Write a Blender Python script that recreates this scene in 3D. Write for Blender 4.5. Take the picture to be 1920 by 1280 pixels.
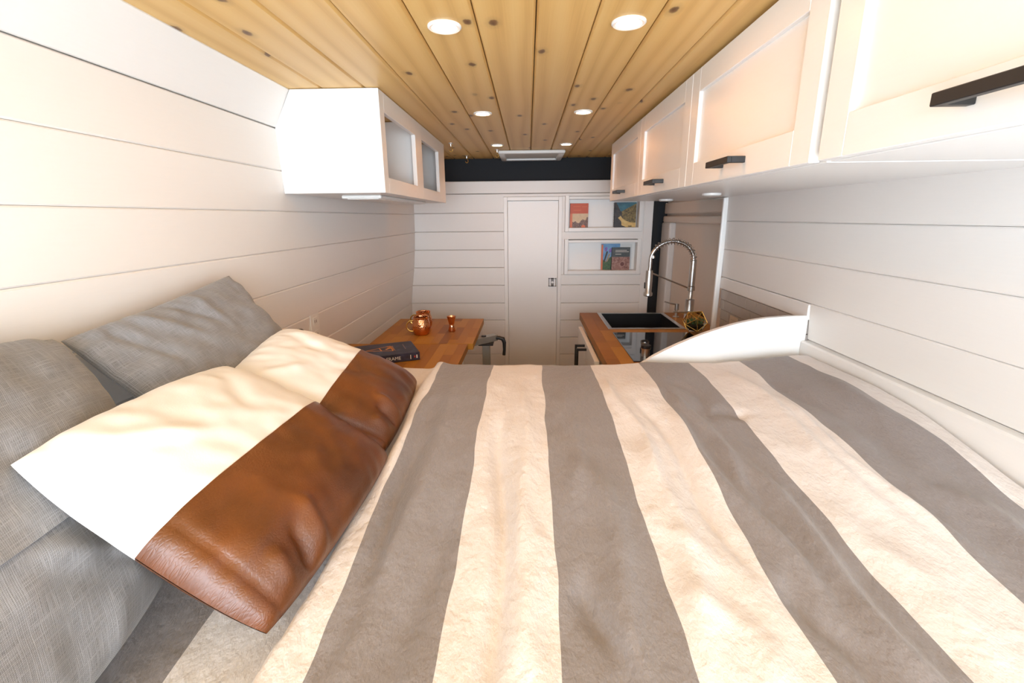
import bpy, bmesh, math, random
from mathutils import Vector, Matrix, noise
from math import sin, cos, pi, radians, sqrt, exp
random.seed(7)
SC = bpy.context.scene
COL = SC.collection
for o in list(bpy.data.objects): bpy.data.objects.remove(o)

# ------------------------------------------------------------------ camera
EYE = 1.49
cam = bpy.data.cameras.new('camera'); camo = bpy.data.objects.new('camera', cam); COL.objects.link(camo)
cam.sensor_width = 36; cam.lens = 880 / 1920 * 36; cam.clip_start = .02
camo.matrix_world = (Matrix.Translation((0, 0, EYE)) @ Matrix.Rotation(radians(2.0154), 4, 'Z')
                     @ Matrix.Rotation(radians(90 - 14.8136), 4, 'X') @ Matrix.Rotation(radians(-.5), 4, 'Z'))
SC.camera = camo
# ------------------------------------------------------------------ daylight through the open rear doors
w = bpy.data.worlds.new('world'); SC.world = w; w.use_nodes = True
w.node_tree.nodes['Background'].inputs[0].default_value = (.79, .895, 1.0, 1)
w.node_tree.nodes['Background'].inputs[1].default_value = 23.0
REAR = -1.7  # unseen van shell lengthened behind the camera to even out the daylight falloff
pl = bpy.data.lights.new('rear_door_portal', 'AREA'); pl.shape = 'RECTANGLE'; pl.size = 1.9; pl.size_y = 1.95
pl.cycles.is_portal = True
plo = bpy.data.objects.new('rear_door_portal', pl); COL.objects.link(plo)
plo.location = (.03, REAR, .97); plo.rotation_euler = (radians(90), 0, 0)
LAMP = 185.0
vs = SC.view_settings
vs.view_transform = 'Standard'; vs.look = 'None'; vs.gamma = 1; vs.use_curve_mapping = False; vs.exposure = -0.45

# ------------------------------------------------------------------ helpers
def tag(o, label=None, cat=None, group=None, kind=None):
    for k, v in (('label', label), ('category', cat), ('group', group), ('kind', kind)):
        if v: o[k] = v
    return o
def empty(name, loc=(0, 0, 0), **k):
    o = bpy.data.objects.new(name, None); COL.objects.link(o); o.location = loc; o.empty_display_size = .05
    return tag(o, **k)
def link(me, name, mat, parent=None):
    o = bpy.data.objects.new(name, me); COL.objects.link(o)
    if mat is not None:
        for m in (mat if isinstance(mat, (list, tuple)) else [mat]): me.materials.append(m)
    if parent is not None: adopt(o, parent)
    return o
def adopt(o, p):
    """meshes are written in world coordinates: keep them where they are under a parent"""
    o.parent = p
    if p.type == 'EMPTY': o.matrix_parent_inverse = Matrix.Translation(-p.location)
def frame_from(d):
    d = Vector(d).normalized(); a = Vector((0, 0, 1)) if abs(d.z) < .9 else Vector((1, 0, 0))
    u = d.cross(a).normalized(); return u, d.cross(u).normalized()
class B:
    def __init__(s): s.bm = bmesh.new()
    def box(s, x0, x1, y0, y1, z0, z1, bev=0, seg=1):
        b = bmesh.new(); bmesh.ops.create_cube(b, size=1)
        for v in b.verts:
            v.co = Vector(((x0 + x1) / 2 + v.co.x * (x1 - x0), (y0 + y1) / 2 + v.co.y * (y1 - y0), (z0 + z1) / 2 + v.co.z * (z1 - z0)))
        if bev: bmesh.ops.bevel(b, geom=b.edges[:], offset=bev, segments=seg, affect='EDGES', profile=.5)
        s.add(b); return s
    def add(s, b):
        me = bpy.data.meshes.new('t'); b.to_mesh(me); b.free(); s.bm.from_mesh(me); bpy.data.meshes.remove(me)
    def prism(s, pts, off):
        """closed polygon of 3D points, extruded by vector off"""
        off = Vector(off); a = [s.bm.verts.new(Vector(p)) for p in pts]; c = [s.bm.verts.new(Vector(p) + off) for p in pts]
        n = len(pts); s.bm.faces.new(a); s.bm.faces.new(c[::-1])
        for i in range(n): s.bm.faces.new((a[i], c[i], c[(i + 1) % n], a[(i + 1) % n]))
        return s
    def poly(s, pts): s.bm.faces.new([s.bm.verts.new(Vector(p)) for p in pts]); return s
    def tube(s, pts, r, n=10, cap=True):
        pts = [Vector(p) for p in pts]; rs = r if isinstance(r, (list, tuple)) else [r] * len(pts); rings = []
        u = None
        for i, p in enumerate(pts):
            d = (pts[min(i + 1, len(pts) - 1)] - pts[max(i - 1, 0)])
            if d.length < 1e-9: d = Vector((0, 0, 1))
            d.normalize()
            if u is None: u, v = frame_from(d)
            else:
                u = (u - d * u.dot(d)).normalized(); v = d.cross(u)
            rings.append([s.bm.verts.new(p + (u * cos(2 * pi * k / n) + v * sin(2 * pi * k / n)) * rs[i]) for k in range(n)])
        for a, b in zip(rings, rings[1:]):
            for k in range(n): s.bm.faces.new((a[k], a[(k + 1) % n], b[(k + 1) % n], b[k]))
        if cap: s.bm.faces.new(rings[0][::-1]); s.bm.faces.new(rings[-1])
        return s
    def lathe(s, prof, c=(0, 0, 0), n=24):
        c = Vector(c); rings = []
        for r, z in prof:
            rings.append([s.bm.verts.new(c + Vector((max(r, 1e-5) * cos(2 * pi * k / n), max(r, 1e-5) * sin(2 * pi * k / n), z))) for k in range(n)])
        for a, b in zip(rings, rings[1:]):
            for k in range(n): s.bm.faces.new((a[k], a[(k + 1) % n], b[(k + 1) % n], b[k]))
        return s
    def build(s, name, mat, parent=None, smooth=False, recalc=True):
        if recalc: bmesh.ops.recalc_face_normals(s.bm, faces=s.bm.faces[:])
        me = bpy.data.meshes.new(name); s.bm.to_mesh(me); s.bm.free()
        if smooth:
            for p in me.polygons: p.use_smooth = True
            if smooth != 'all': me.set_sharp_from_angle(angle=radians(40))
        return link(me, name, mat, parent)
def clone(root, loc, parent=None):
    c = root.copy(); COL.objects.link(c); c.location = loc
    for ch in list(root.children):
        d = ch.copy(); COL.objects.link(d); d.parent = c
    return c

# ------------------------------------------------------------------ materials
class N:
    def __init__(s, name):
        s.m = bpy.data.materials.new(name); s.m.use_nodes = True; s.t = s.m.node_tree; s.b = s.t.nodes['Principled BSDF']
    def n(s, typ, **k):
        x = s.t.nodes.new(typ)
        for a, v in k.items():
            if a.startswith('i_'):
                key = a[2:]; x.inputs[int(key) if key.isdigit() else key.replace('_', ' ')].default_value = v
            else: setattr(x, a, v)
        return x
    def l(s, a, b): s.t.links.new(a, b)
    def co(s, kind='Object', scale=(1, 1, 1), rnd=False):
        tc = s.n('ShaderNodeTexCoord'); mp = s.n('ShaderNodeMapping'); mp.inputs['Scale'].default_value = scale
        s.l(tc.outputs[kind], mp.inputs['Vector'])
        if rnd:
            oi = s.n('ShaderNodeObjectInfo'); mu = s.n('ShaderNodeMath', operation='MULTIPLY'); mu.inputs[1].default_value = 37.0
            s.l(oi.outputs['Random'], mu.inputs[0]); s.l(mu.outputs[0], mp.inputs['Location'])
        return mp.outputs[0]
    def noise(s, vec, scale=5, detail=3, rough=.5):
        x = s.n('ShaderNodeTexNoise'); x.inputs['Scale'].default_value = scale; x.inputs['Detail'].default_value = detail; x.inputs['Roughness'].default_value = rough
        s.l(vec, x.inputs['Vector']); return x.outputs['Fac']
    def ramp(s, fac, stops):
        r = s.n('ShaderNodeValToRGB'); e = r.color_ramp.elements
        while len(e) < len(stops): e.new(.5)
        for q, (p, c) in zip(e, stops): q.position = p; q.color = (*c, 1) if len(c) == 3 else c
        s.l(fac, r.inputs[0]); return r.outputs[0]
    def mix(s, fac, a, b, mode='MIX'):
        x = s.n('ShaderNodeMix', data_type='RGBA', blend_type=mode)
        for sock, v in ((x.inputs[0], fac), (x.inputs[6], a), (x.inputs[7], b)):
            if isinstance(v, (int, float)): sock.default_value = v
            elif isinstance(v, tuple): sock.default_value = (*v, 1)
            else: s.l(v, sock)
        return x.outputs[2]
    def math(s, op, a, b=0.):
        x = s.n('ShaderNodeMath', operation=op)
        for i, v in enumerate((a, b)):
            if isinstance(v, (int, float)): x.inputs[i].default_value = v
            else: s.l(v, x.inputs[i])
        return x.outputs[0]
    def bump(s, h, strength=.2, dist=.002, prev=None):
        x = s.n('ShaderNodeBump'); x.inputs['Strength'].default_value = strength; x.inputs['Distance'].default_value = dist
        s.l(h, x.inputs['Height'])
        if prev is not None: s.l(prev, x.inputs['Normal'])
        s.l(x.outputs[0], s.b.inputs['Normal']); return x.outputs[0]
    def col(s, c):
        if isinstance(c, tuple): s.b.inputs['Base Color'].default_value = (*c, 1)
        else: s.l(c, s.b.inputs['Base Color'])
    def set(s, **k):
        for a, v in k.items(): s.b.inputs[a.replace('_', ' ')].default_value = v
        return s
def plain(name, c, rough=.5, metal=0., **k):
    m = N(name); m.col(c); m.set(Roughness=rough, Metallic=metal, **k); return m.m
def paint(name, c, rough=.42, brush=(3, 40, 40)):
    m = N(name); v = m.co('Object', brush); f = m.noise(v, 6, 4, .6)
    m.col(m.mix(m.math('MULTIPLY', f, .5), c, tuple(q * .94 for q in c))); m.set(Roughness=rough)
    m.bump(f, .12, .0012); return m.m
M = {}
M['paint'] = paint('white_board_paint', (.83, .81, .785), .42, (40, 2.5, 40))
M['paint_cab'] = paint('cabinet_white_paint', (.87, .86, .84), .35, (30, 4, 30))
M['joint'] = plain('board_joint', (.70, .66, .60), .8)
M['black'] = plain('matte_black_metal', (.012, .012, .013), .45)
M['rubber'] = plain('black_rubber', (.008, .008, .009), .7)
M['dark'] = plain('charcoal_headliner', (.022, .024, .028), .9)
M['steel'] = plain('brushed_steel', (.55, .54, .52), .28, 1.)
M['chrome'] = plain('chrome', (.75, .74, .72), .12, 1.)
M['sinksteel'] = plain('sink_steel', (.035, .035, .037), .3, .6)
M['alu'] = plain('table_bracket_aluminium', (.36, .36, .34), .45, .7)
M['glassblack'] = plain('black_cooktop_glass', (.006, .006, .007), .04, 0., Coat_Weight=.5)
M['brass'] = plain('brass', (.72, .48, .14), .25, 1.)
M['white'] = plain('white_plastic', (.8, .8, .78), .4)
M['leaf'] = plain('succulent_leaf', (.10, .17, .07), .6)
M['soil'] = plain('dark_soil', (.03, .02, .012), .9)
M['pages'] = plain('book_paper', (.62, .53, .38), .8)
M['carcass'] = plain('bed_plywood', (.6, .5, .38), .6)
M['floor'] = plain('floor_vinyl', (.22, .17, .12), .5)
M['slider'] = paint('sliding_door_panel', (.76, .67, .59), .55, (6, 6, 6))
m = N('pale_glass'); m.col((.9, .95, .93)); m.set(Roughness=.02, Transmission_Weight=1., IOR=1.1); M['glass'] = m.m
m = N('lamp_lens'); m.col((1, 1, 1)); m.b.inputs['Emission Color'].default_value = (1, .43, .155, 1); m.b.inputs['Emission Strength'].default_value = LAMP; M['lens'] = m.m
m = N('hammered_copper'); m.col((.80, .36, .17)); m.set(Roughness=.16, Metallic=1.)
vo = m.n('ShaderNodeTexVoronoi'); vo.inputs['Scale'].default_value = 130; m.l(m.co(), vo.inputs['Vector']); m.bump(vo.outputs['Distance'], .45, .003); M['copper'] = m.m
M['copper_plain'] = plain('polished_copper', (.80, .38, .19), .16, 1.)
def wood(name, a, b, c, scale, knots=True, rough=.45):
    m = N(name); v = m.co('Object', scale, rnd=True)
    n1 = m.noise(v, 2.2, 2, .5)
    wv = m.n('ShaderNodeTexWave', wave_type='BANDS', bands_direction='X'); wv.inputs['Scale'].default_value = .55
    wv.inputs['Distortion'].default_value = 9; wv.inputs['Detail'].default_value = 2.5; wv.inputs['Detail Scale'].default_value = .9
    m.l(v, wv.inputs['Vector'])
    fine = m.noise(m.co('Object', (scale[0] * 14, scale[1] * 1.2, scale[2] * 14), rnd=True), 3, 3, .6)
    g = m.mix(.45, wv.outputs['Fac'], fine)
    col = m.ramp(g, [(.1, a), (.6, b), (1., c)])
    col = m.mix(m.math('MULTIPLY', n1, .30), col, tuple(x * .72 for x in b))
    if knots:
        vo = m.n('ShaderNodeTexVoronoi', voronoi_dimensions='2D'); vo.inputs['Scale'].default_value = 1.0
        k = m.co('Object', (9, 5.2, 1), rnd=True); kn = m.noise(k, 3, 2)
        ad = m.n('ShaderNodeVectorMath', operation='ADD'); m.l(k, ad.inputs[0]); sc = m.n('ShaderNodeVectorMath', operation='SCALE'); sc.inputs['Scale'].default_value = .10
        nt = m.n('ShaderNodeTexNoise'); nt.inputs['Scale'].default_value = 6; m.l(k, nt.inputs['Vector']); m.l(nt.outputs['Color'], sc.inputs[0]); m.l(sc.outputs[0], ad.inputs[1])
        m.l(ad.outputs[0], vo.inputs['Vector'])
        kf = m.ramp(vo.outputs['Distance'], [(.0, (1, 1, 1)), (.07, (.8, .8, .8)), (.10, (.2, .2, .2)), (.2, (0, 0, 0))])
        sel = m.ramp(m.math('FRACT', m.math('MULTIPLY', vo.outputs['Color'], 3.7)), [(.68, (0, 0, 0)), (.72, (1, 1, 1))])
        col = m.mix(m.mix(1., kf, sel, 'MULTIPLY'), col, (.11, .04, .012))
    m.col(col); m.set(Roughness=rough); m.bump(g, .08, .001); return m.m
M['pine'] = wood('knotty_pine', (.78, .51, .19), (.72, .44, .145), (.58, .32, .09), (9, .75, 9))
def block(name, cols):
    m = N(name); oi = m.n('ShaderNodeObjectInfo'); base = m.ramp(oi.outputs['Random'], cols)
    f = m.noise(m.co('Object', (60, 5, 60), rnd=True), 3, 4, .65)
    m.col(m.mix(m.math('MULTIPLY', f, .75), base, tuple(q * .45 for q in cols[0][1]))); m.set(Roughness=.5, Specular_IOR_Level=.3); m.bump(f, .06, .0008); return m.m
BC = [(0, (.34, .125, .015)), (.25, (.58, .25, .028)), (.6, (.68, .32, .04)), (.85, (.48, .19, .022)), (1, (.40, .15, .018))]
M['block'] = block('butcher_block_wood', BC)
def linen(name, c1, c2):
    m = N(name); u = m.co('UV')
    def thread(axis, sc):
        wv = m.n('ShaderNodeTexWave', wave_type='BANDS', bands_direction=axis); wv.inputs['Scale'].default_value = sc; wv.inputs['Distortion'].default_value = 1.2; wv.inputs['Detail Scale'].default_value = 2
        m.l(u, wv.inputs['Vector']); return wv.outputs['Fac']
    wx, wy = thread('X', 190), thread('Y', 190); wv = m.math('MULTIPLY', wx, wy)
    s1 = m.noise(m.co('UV', (9, 260, 1)), 3, 3, .6); s2 = m.noise(m.co('UV', (260, 9, 1)), 3, 3, .6)
    sl = m.math('MAXIMUM', s1, s2); f = m.math('ADD', m.math('MULTIPLY', wv, .25), m.math('MULTIPLY', sl, .85))
    m.col(m.ramp(f, [(.35, c1), (.75, c2)])); m.set(Roughness=.92, Sheen_Weight=.25)
    m.bump(f, .45, .0015); return m.m
M['linen'] = linen('grey_slub_linen', (.13, .128, .135), (.33, .335, .355))
m = N('white_cotton_canvas'); f = m.noise(m.co('UV', (400, 400, 1)), 1, 2); g = m.noise(m.co('UV', (14, 14, 1)), 1, 4)
m.col((.76, .735, .70)); m.set(Roughness=.9, Sheen_Weight=.1); p = m.bump(g, .25, .003); m.bump(f, .15, .001, p); M['canvas'] = m.m
m = N('brown_leather'); u = m.co('UV', (1, 1, 1)); vo = m.n('ShaderNodeTexVoronoi', feature='DISTANCE_TO_EDGE'); vo.inputs['Scale'].default_value = 190; m.l(u, vo.inputs['Vector'])
g = m.noise(u, 9, 4); cr = m.math('MINIMUM', vo.outputs['Distance'], .22)
m.col(m.ramp(g, [(.3, (.075, .021, .0035)), (.7, (.15, .043, .009))])); m.set(Roughness=.36, Specular_IOR_Level=.5)
p = m.bump(g, .25, .005); m.bump(cr, .45, .0014, p); M['leather'] = m.m
# striped duvet cover: woven stripes across x, 164 mm each
m = N('striped_cotton'); tc = m.n('ShaderNodeTexCoord'); sx = m.n('ShaderNodeSeparateXYZ'); m.l(tc.outputs['UV'], sx.inputs[0])
wig = m.math('MULTIPLY', m.math('SUBTRACT', m.noise(m.co('Object', (1.5, 2.2, 0)), 1.6, 2), .5), .030)
xx = m.math('ADD', sx.outputs[0], wig)
ph = m.math('FRACT', m.math('DIVIDE', m.math('ADD', xx, 10 * .328 - .045), .328))
st = m.math('LESS_THAN', ph, .5)
wr = m.noise(m.co('Object', (22, 14, 22)), 1, 5, .62); th = m.noise(m.co('Object', (900, 160, 200)), 1, 2)
cw = m.mix(m.math('MULTIPLY', th, .25), (.68, .63, .60), (.58, .54, .52)); cg = m.mix(m.math('MULTIPLY', th, .7), (.265, .236, .228), (.155, .138, .138))
m.col(m.mix(st, cw, cg)); m.set(Roughness=.8, Sheen_Weight=.2)
p = m.bump(wr, .6, .012); p = m.bump(m.noise(m.co('Object', (70, 45, 70)), 1, 4, .6), .45, .004, p); m.bump(th, .2, .0006, p); M['duvet'] = m.m
M['mattress'] = plain('mattress_cover', (.30, .32, .38), .9)
def picture(name, stops, scale=30, rough=.45):
    m = N(name); f = m.noise(m.co('Object', (1, 1, 1.4)), scale, 4, .65); m.col(m.ramp(f, stops)); m.set(Roughness=rough); return m.m

# ================================================================== SETTING
Y0, YP, YF = REAR, 3.55, 3.66
ZC = 1.90
tag(B().box(-1.0, 1.1, Y0, YF, -.03, 0).build('floor', M['floor']), kind='structure')
def XL(z):
    k = [(0, -.905), (.765, -.898), (.91, -.893), (1.1, -.862), (1.25, -.848), (1.4, -.838), (1.57, -.834), (1.783, -.838), (1.9, -.777)]
    for (a, p), (b, q) in zip(k, k[1:]):
        if z <= b: return p + (q - p) * (z - a) / (b - a)
    return k[-1][1]
def XR(z):
    k = [(0, .985), (.9, .978), (1.05, .965), (1.2, .955), (1.33, .95), (1.57, .945), (1.9, .94)]
    for (a, p), (b, q) in zip(k, k[1:]):
        if z <= b: return p + (q - p) * (z - a) / (b - a)
    return k[-1][1]
def side_board(xf, sgn, za, zb, ya, yb, parent, t=.012, ch=.0032, gap=.0004):
    """shiplap board: sgn=+1 faces +x. chamfered long edges"""
    pa, pb = Vector((xf(za), 0, za)), Vector((xf(zb), 0, zb)); d = (pb - pa).normalized(); n = Vector((d.z, 0, -d.x)) * sgn
    if n.x * sgn < 0: n = -n
    L = (pb - pa).length
    pr = [pa + d * gap - n * t, pa + d * gap - n * ch, pa + d * (gap + ch), pa + d * (L - gap - ch), pa + d * (L - gap) - n * ch, pa + d * (L - gap) - n * t]
    b = B(); b.prism([Vector((q.x, ya, q.z)) for q in pr], (0, yb - ya, 0)); return b.build('board', M['paint'], parent)
# ---- left wall
zl = [0.06, .193, .326, .459, .592, .725, .857, .989, 1.118, 1.251, 1.385, 1.516, 1.649, 1.783, ZC]
b = B(); pts = [(XL(z) - .016, Y0, z) for z in [0] + zl[1:]]
b.prism(pts + [(-1.02, Y0, ZC + .03), (-1.02, Y0, 0)], (0, YF - Y0, 0))
wl = tag(b.build('wall_left', M['joint']), kind='structure')
for a, c in zip(zl, zl[1:]): side_board(XL, 1, a, c, Y0, YP - .002, wl)
# ---- right wall: boards to the sliding door opening, tiled patch behind the kitchen
YD = 2.36; YG = 1.6
b = B(); zz = [0, .9, 1.05, 1.2, 1.33, 1.57, 1.9]
b.prism([(XR(z) + .016, Y0, z) for z in zz] + [(1.09, Y0, ZC + .03), (1.09, Y0, 0)], (0, YD - Y0, 0))
wr_ = tag(b.build('wall_right', M['joint']), kind='structure')
for a, c in zip([1.198, 1.332, 1.464, 1.598, 1.73], [1.332, 1.464, 1.598, 1.73, 1.86]): side_board(XR, -1, a, c, Y0, YD, wr_)
side_board(XR, -1, 1.073, 1.198, Y0, YG, wr_)
for a in (.54, .673, .806, .939): side_board(XR, -1, a, a + .133, Y0, YG, wr_)
# backsplash tiles: 5 rows of grey subway tiles
tme = None
M['tile'] = plain('grey_glazed_tile', (.42, .375, .345), .22)
for r in range(6):
    z1 = 1.139 - r * .0495; y = YG + .005 - (.046 if r % 2 else 0)
    while y < YD - .012:
        ya, yb = max(y, YG + .005), min(y + .0905, YD - .012)
        if yb - ya > .01:
            x = XR(z1 - .025)
            B().box(x - .006, x + .008, ya, yb, z1 - .0475, z1, .0018).build('tile', M['tile'], wr_)
        y += .0925
tag(B().box(XR(1.17) - .006, XR(1.17) + .012, YG, YD - .01, 1.141, 1.197, .004).build('trim_1', M['paint']), kind='structure')
tag(B().box(.926, .952, YD - .014, YD + .004, .905, 1.573, .006, 2).build('trim_2', M['paint_cab']), kind='structure')
# bed-side ledge board under the lowest seam
b = B(); b.prism([(.972, Y0, 1.071), (.946, Y0, 1.071), (.941, Y0, 1.066), (.946, Y0, .8), (.972, Y0, .8)], (0, YG - Y0 - .002, 0))
tag(b.build('trim_3', M['paint']), kind='structure')
# ---- ceiling planks
xs = [-.79, -.671, -.531, -.39, -.249, -.114, .017, .146, .28, .418, .55, .685, .82, .955]
ce = tag(B().box(-.86, 1.02, Y0, YF, ZC + .014, ZC + .03).build('ceiling', plain('plank_joint_shadow', (.10, .055, .02), .9)), kind='structure')
for a, c in zip(xs, xs[1:]):
    ch = .006; pr = [(a + .0012, ZC + .013), (a + .0012, ZC + ch), (a + ch, ZC), (c - ch, ZC), (c - .0012, ZC + ch), (c - .0012, ZC + .013)]
    b = B(); b.prism([(x, Y0, z) for x, z in pr], (0, 3.60 - Y0, 0)); b.build('plank', M['pine'], ce)
# ---- bulkhead at the front: dark headliner over the partition, closing wall behind
tag(B().box(-1.0, 1.1, 3.625, 3.655, 1.70, ZC + .03).box(.912, 1.07, 3.632, 3.655, 0, 1.72).build('wall_cab', M['dark']), kind='structure')
wb = tag(B().box(-1.0, .915, 3.648, YF, 0, 1.735).build('wall_back', M['joint']), kind='structure')
def pboard(xa, xb, za, zb, y=YP, t=.012, par=None, name='board'):
    ch = .004; pr = [(y + t, za + .0008), (y + ch, za + .0008), (y, za + ch), (y, zb - ch), (y + ch, zb - .0008), (y + t, zb - .0008)]
    b = B(); b.prism([(xa, q, z) for q, z in pr], (xb - xa, 0, 0)); return b.build(name, M['paint'], par or wb)
sz = [0.05, .18, .315, .448, .585, .721, .855, .992, 1.125, 1.257, 1.389, 1.522, 1.655]
for a, c in zip(sz, sz[1:]): pboard(XL((a + c) / 2) - .02, -.178, a, c)
pboard(-.86, .93, 1.656, 1.743, YP - .004, .03)                       # header board
pboard(-.178, .93, 1.632, 1.655)
for a, c in zip(sz[:7], sz[1:8]): pboard(.249, .84, a, c)
pboard(.249, .84, .992, 1.073); pboard(.249, .84, 1.328, 1.386)
B().box(.84, .905, YP - .004, YP + .02, 0, 1.632, .003).build('corner_post', M['paint'], wb)
B().box(.249, .268, YP + .0015, YP + .014, 1.073, 1.632).build('board', M['paint'], wb); B().box(.83, .84, YP + .0015, YP + .014, 1.073, 1.632).build('board', M['paint'], wb)
# partition door: frame, slab, recessed pull
d1 = empty('door_1', (.035, YP, 0), kind='structure')
B().box(-.178, -.150, YP - .008, YP + .03, 0, 1.632, .002).build('door_jamb', M['paint_cab'], d1)
B().box(.222, .249, YP - .008, YP + .03, 0, 1.632, .002).build('door_jamb', M['paint_cab'], d1)
B().box(-.150, .222, YP - .008, YP + .03, 1.606, 1.632, .002).build('door_head', M['paint_cab'], d1)
B().box(-.149, .221, YP + .010, YP + .035, .01, 1.605, .002).build('door_slab', M['paint_cab'], d1)
dp = B(); 
dp.box(.155, .213, YP - .001, YP + .012, .982, .988); dp.box(.155, .213, YP - .001, YP + .012, 1.038, 1.044); dp.box(.155, .161, YP - .001, YP + .012, .982, 1.044); dp.box(.207, .213, YP - .001, YP + .012, .982, 1.044); dp.box(.174, .194, YP - .001, YP + .012, .982, 1.044)
h = dp.build('recessed_pull', M['chrome'], d1); h['label'] = 'chrome recessed pull'
B().tube([(.184, YP + .004, 1.013), (.184, YP - .003, 1.013)], .009, 16).build('pull_button', M['white'], h)
# ---- sliding door on the right
d2 = empty('door_2', (1.02, 3.0, 0), kind='structure')
B().box(1.03, 1.06, YD - .02, YF, 0, ZC + .03).build('door_skin', M['slider'], d2)
B().box(1.0, 1.035, YD + .0, 3.6, 1.505, 1.58, .006).build('door_rail', M['slider'], d2)
B().box(.992, 1.035, YD + .0, 3.6, 1.445, 1.490, .010, 2).build('door_rail', M['slider'], d2)
B().box(.985, 1.035, 3.40, 3.60, 0, 1.445, .012, 2).build('door_pillar', plain('door_pillar_paint', (.7, .68, .66), .5), d2)
B().box(1.005, 1.035, YD, 2.50, 0, 1.445, .008).build('door_pillar', M['slider'], d2)
b = B(); b.prism([(.905, 3.60, .6), (.905, 3.60, 1.62), (.946, 3.60, 1.62), (.956, 3.60, 1.35), (.968, 3.60, 1.05), (.985, 3.60, .85), (1.0, 3.60, .6)], (0, .03, 0))
tag(b.build('trim_4', M['rubber']), kind='structure')

# ================================================================== BED
bf = empty('bed_platform', (0, .8, 0), label='plywood bed platform box under the striped duvet', cat='bed')
B().box(-.875, .94, -.3, 1.555, .70, .72).build('deck', M['carcass'], bf)
B().box(-.875, .94, 1.535, 1.555, 0, .70).build('front_panel', M['paint_cab'], bf)
B().box(-.875, .94, -.3, -.28, 0, .70).build('rear_panel', M['paint_cab'], bf)
mt = B().box(-.835, .925, -.28, 1.535, .722, .872, .03, 3).build('mattress', M['mattress'], None, smooth=True)
tag(mt, 'grey mattress under the striped duvet, seen by the right wall', 'mattress')
def sst(a, b, x):
    t = max(0, min(1, (x - a) / (b - a))); return t * t * (3 - 2 * t)
# creases: (x0,y0,x1,y1,width,height)
CR = [(-.06, 1.10, -.045, .35, .022, -.016), (-.02, 1.30, .0, .45, .028, .010), (-.20, 1.35, -.24, .40, .03, .010), (-.26, 1.3, -.30, .5, .02, .008), (.10, 1.25, .10, .75, .025, .008), (.135, .9, .15, .4, .03, .014), (.09, .62, .12, .38, .02, -.010),
      (.235, 1.35, .27, .85, .02, .010), (.27, .98, .25, .45, .03, .012), (.30, 1.2, .36, .62, .018, -.012), (.36, 1.15, .43, .55, .020, .013), (.41, 1.25, .44, .80, .02, .010), (.46, .95, .50, .38, .022, .014), (.40, .62, .42, .40, .02, -.010), (.44, 1.35, .48, 1.1, .03, -.008),
      (.62, 1.40, .65, .70, .03, .012), (.66, 1.2, .70, .62, .016, .010), (.72, 1.35, .78, .85, .035, -.010), (.84, 1.3, .86, .75, .03, .010), (.56, .8, .60, .45, .035, .008), (.78, .8, .8, .5, .03, .012),
      (.22, .78, .30, .62, .03, .004), (.26, .60, .33, .44, .03, .005), (.48, 1.15, .56, 1.12, .03, -.008), (-.16, .8, -.17, .35, .03, -.009), (-.24, 1.0, -.27, .38, .02, -.008), (.0, .75, .02, .4, .025, .006)]
CR = [(Vector((a, b_)), Vector((c, d)), wd, h) for a, b_, c, d, wd, h in CR]
def duvet_z(x, y):
    z = .935 + .075 * sst(.35, 1.35, y)
    z += .030 * sst(.45, .93, x) * (1 - .4 * sst(.9, 1.5, y)) + .012 * sst(.6, .93, x) * sst(.7, 1.0, y)
    z -= .050 * (1 - sst(-.350, -.336, x - .03 * sst(.4, 1.0, y) - .006 * sin(y * 14))) * (1 - .75 * sst(.85, 1.15, y)) - .012 * exp(-((x + .325 - .03 * sst(.4, 1.0, y)) / .022) ** 2)     # duvet folded back beside the cushions
    p = Vector((x, y))
    for a, b_, wd, h in CR:
        ab = b_ - a; t = (p - a).dot(ab) / ab.length_squared
        if -.15 < t < 1.15:
            q = a + ab * t + Vector((.012 * sin(t * 7 + a.x * 40), 0)); d = (p - q).length
            if d < wd * 3: z += 1.35 * h * exp(-(d / (wd * .8)) ** 2) * sst(-.1, .2, t) * (1 - sst(.75, 1.1, t))
    z += .010 * noise.noise(Vector((x * 3.2, y * 2.0, 3.1))) + .005 * noise.noise(Vector((x * 9, y * 4.5, 7.7))) + .0022 * noise.noise(Vector((x * 24, y * 13, 1.7)))
    return z
nx, ny = 300, 290
X0, X1, YA, YB = -.83, .965, -.26, 1.72
vs_, fs_, uv_ = [], [], []
for j in range(ny + 1):
    for i in range(nx + 1):
        x = X0 + (X1 - X0) * i / nx; s = YA + (YB - YA) * j / ny
        ye = 1.555 - .02 * sst(.2, -.5, x) + .004 * sin(x * 23); R_ = .045
        if s < ye - R_: y, dz = s, 0
        elif s < ye - R_ + R_ * pi / 2: t = (s - ye + R_) / R_; y = ye - R_ + R_ * sin(t); dz = -R_ * (1 - cos(t))
        else: y = ye; dz = -R_ - (s - (ye - R_ + R_ * pi / 2))
        z = duvet_z(x, min(y, 1.56)) + dz
        xo = x
        e = .915 + .012 * noise.noise(Vector((y * 5, .3, 0)))                    # right-hand hem rolls down beside the wall
        if x > e: t = (x - e) / (X1 - e); z -= .05 * t ** 2.2; xo = e + (x - e) * (1 - .55 * t)
        vs_.append((xo, y, z)); uv_.append((x + (.043 * (1 - sst(.85, 1.15, y)) if x < -.343 + .03 * sst(.4, 1.0, y) + .006 * sin(y * 14) else 0), s))
for j in range(ny):
    for i in range(nx):
        k = j * (nx + 1) + i; fs_.append((k, k + 1, k + nx + 2, k + nx + 1))
me = bpy.data.meshes.new('striped_duvet'); me.from_pydata(vs_, [], fs_); me.polygons.foreach_set('use_smooth', [True] * len(fs_))
ul = me.uv_layers.new(name='UVMap')
for lp in me.loops: ul.data[lp.index].uv = uv_[lp.vertex_index]
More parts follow.
